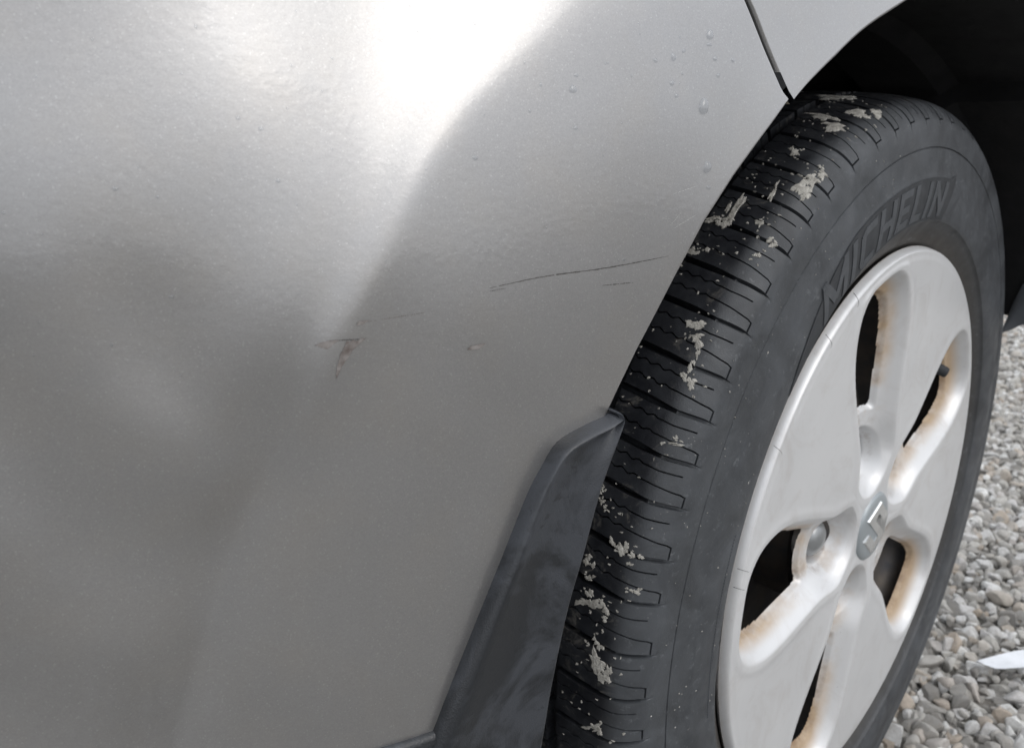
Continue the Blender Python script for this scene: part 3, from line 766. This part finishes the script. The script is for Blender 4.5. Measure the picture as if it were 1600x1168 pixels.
for k in range(340):
    x, z = rng.uniform(-.52, -.24), rng.uniform(.19, .335)
    if rng.random() > (z-.17)/.13: continue
    if z < corner_z+.003 and x > np.interp(z, arch_z, arch_x)-.004: continue
    if z >= corner_z and x > np.interp(z, gap_z, gap_x)-.004: continue
    w = float(np.clip(rng.lognormal(-8.35, .45), .00012, .0007)); drop_into(bm, x, z, w, w*1.2, w*.5, k, 8)
me = bpy.data.meshes.new('fine_rain'); bm.to_mesh(me); bm.free(); me.polygons.foreach_set('use_smooth', [True]*len(me.polygons))
o = link('fine_rain', me, wm, bumper); o['kind'] = 'stuff'

# ------------------------------------------------------------------ ground
gm, nt, b = mat_new('ground_soil'); n = NB(nt)
v1 = n.voro(45, out='Color'); sp = n.N('ShaderNodeSeparateColor'); n.L(v1, sp.inputs[0])
cc = n.mix(sp.outputs[0], (.16, .15, .135), (.40, .385, .36))
cc = n.mix(n.mr(n.voro(45), .25, .6), cc, (.09, .085, .075))
n.L(cc, b.inputs['Base Color']); b.inputs['Roughness'].default_value = .95
n.L(n.bump(n.voro(45), 1, .01), b.inputs['Normal'])
me = mesh_np('ground', [(-80, -80, -.006), (80, -80, -.006), (80, 80, -.006), (-80, 80, -.006)], [[0, 1, 2, 3]], False)
o = link('ground', me, gm); o['kind'] = 'structure'
# gravel: eight crushed-stone shapes scattered by geometry nodes over two layers
stone, nt, b = mat_new('crushed_stone'); n = NB(nt)
oi = n.N('ShaderNodeObjectInfo')
cr = n.N('ShaderNodeValToRGB'); e = cr.color_ramp.elements
e[0].position = 0; e[0].color = (.20, .195, .185, 1); e[1].position = 1; e[1].color = (.80, .80, .78, 1)
for p, c in ((.25, (.40, .385, .36, 1)), (.5, (.50, .49, .46, 1)), (.62, (.44, .37, .30, 1)), (.70, (.54, .53, .52, 1)), (.85, (.62, .62, .61, 1))):
    q = e.new(p); q.color = c
n.L(oi.outputs['Random'], cr.inputs[0])
cc = n.mix(n.mr(n.noise(2.2, 4, .65), .35, .7, 0, .5), cr.outputs[0], (.24, .22, .19))
n.L(cc, b.inputs['Base Color']); b.inputs['Roughness'].default_value = .85
n.L(n.bump(n.noise(9, 3, .7), .4, .05), b.inputs['Normal'])
stones = bpy.data.collections.new('stone_shapes')
for k in range(8):
    bm = bmesh.new(); bmesh.ops.create_icosphere(bm, subdivisions=3, radius=1)
    rg = random.Random(k+40); planes = []
    for _ in range(9):
        nv = Vector((rg.gauss(0, 1), rg.gauss(0, 1), rg.gauss(0, 1))).normalized(); planes.append((nv, rg.uniform(.40, .76)))
    for v in bm.verts:
        for nv, dd in planes:
            t = v.co.dot(nv)-dd
            if t > 0: v.co -= nv*t*.99
        v.co.x *= 1.25; v.co.z *= .78
    me = bpy.data.meshes.new('stone'); bm.to_mesh(me); bm.free()
    me.polygons.foreach_set('use_smooth', [True]*len(me.polygons)); me.set_sharp_from_angle(angle=math.radians(16)); me.materials.append(stone)
    stones.objects.link(bpy.data.objects.new('stone', me))
pts, rots, scs, ids = [], [], [], []
def scatter(x0, x1, y0, y1, sp, z, smin_, smax_):
    nx, ny = int((x1-x0)/sp), int((y1-y0)/sp)
    gx, gy = np.meshgrid(np.arange(nx), np.arange(ny)); 
    x = x0+(gx.ravel()+rng.uniform(-.45, .45, nx*ny)+.5)*sp; y = y0+(gy.ravel()+rng.uniform(-.45, .45, nx*ny)+.5)*sp
    s = rng.uniform(smin_, smax_, nx*ny)*np.clip(rng.lognormal(0, .28, nx*ny), .55, 1.7)*1.12
    pts.append(np.stack([x, y, z+rng.uniform(-.003, .004, nx*ny)], 1)); rots.append(rng.uniform(0, 6.283, (nx*ny, 3))*np.array([.2, .2, 1])+rng.normal(0, .35, (nx*ny, 3)))
    scs.append(s); ids.append(rng.integers(0, 8, nx*ny))
scatter(-1.3, 3.0, -1.2, 2.4, .0130, -.004, .0056, .0098)
scatter(-.2, 2.2, -.7, 1.4, .0105, -.009, .0035, .0060)
pts = np.vstack(pts); rots = np.vstack(rots); scs = np.concatenate(scs); ids = np.concatenate(ids)
# none under the tyre's own footprint
me = bpy.data.meshes.new('gravel'); me.vertices.add(len(pts)); me.vertices.foreach_set('co', pts.astype(np.float32).ravel())
at = me.attributes.new('rot', 'FLOAT_VECTOR', 'POINT'); at.data.foreach_set('vector', rots.astype(np.float32).ravel())
at = me.attributes.new('scl', 'FLOAT', 'POINT'); at.data.foreach_set('value', scs.astype(np.float32))
at = me.attributes.new('idx', 'INT', 'POINT'); at.data.foreach_set('value', ids.astype(np.int32))
me.update()
gravel = link('gravel', me, None); gravel['kind'] = 'stuff'; gravel['label'] = 'pale grey crushed stone gravel covering the ground'
ng = bpy.data.node_groups.new('scatter_stones', 'GeometryNodeTree')
ng.interface.new_socket('Geometry', in_out='INPUT', socket_type='NodeSocketGeometry'); ng.interface.new_socket('Geometry', in_out='OUTPUT', socket_type='NodeSocketGeometry')
gi = ng.nodes.new('NodeGroupInput'); go = ng.nodes.new('NodeGroupOutput')
ci = ng.nodes.new('GeometryNodeCollectionInfo'); ci.inputs['Collection'].default_value = stones; ci.inputs['Separate Children'].default_value = True; ci.inputs['Reset Children'].default_value = True
ip = ng.nodes.new('GeometryNodeInstanceOnPoints'); ip.inputs['Pick Instance'].default_value = True
def attr(nm, ty):
    q = ng.nodes.new('GeometryNodeInputNamedAttribute'); q.data_type = ty; q.inputs[0].default_value = nm; return q.outputs[0]
ng.links.new(gi.outputs[0], ip.inputs['Points']); ng.links.new(ci.outputs[0], ip.inputs['Instance'])
e2r = ng.nodes.new('FunctionNodeEulerToRotation'); ng.links.new(attr('rot', 'FLOAT_VECTOR'), e2r.inputs[0])
ng.links.new(e2r.outputs[0], ip.inputs['Rotation']); ng.links.new(attr('idx', 'INT'), ip.inputs['Instance Index']); ng.links.new(attr('scl', 'FLOAT'), ip.inputs['Scale'])
ng.links.new(ip.outputs[0], go.inputs[0])
md = gravel.modifiers.new('scatter', 'NODES'); md.node_group = ng

# scrap of white paper on the stones
pq = np.array(D['paper']); c0 = pq[0].copy(); pq = pq-c0      # upper edge then lower edge, tip first
up_, lo_ = interp_path(pq[:3], 14), interp_path(np.vstack([pq[:1], pq[3:]]), 14)
V = []
for i in range(14):
    for j in range(5):
        g = j/4; q = up_[i]*(1-g)+lo_[i]*g; f = i/13
        V.append((q[0], q[1], .004*math.sin(f*4)+.003*abs(g-.5)))
me = mesh_np('paper_scrap', V+[(x, y, z-.0004) for x, y, z in V], np.vstack([grid_faces(14, 5), grid_faces(14, 5)[:, ::-1]+70]), True)
paper = link('paper_scrap', me, PAPER); paper.location = (c0[0], c0[1], .014)
paper['label'] = 'white pointed scrap of paper lying on the gravel beside the wheel'; paper['category'] = 'paper'
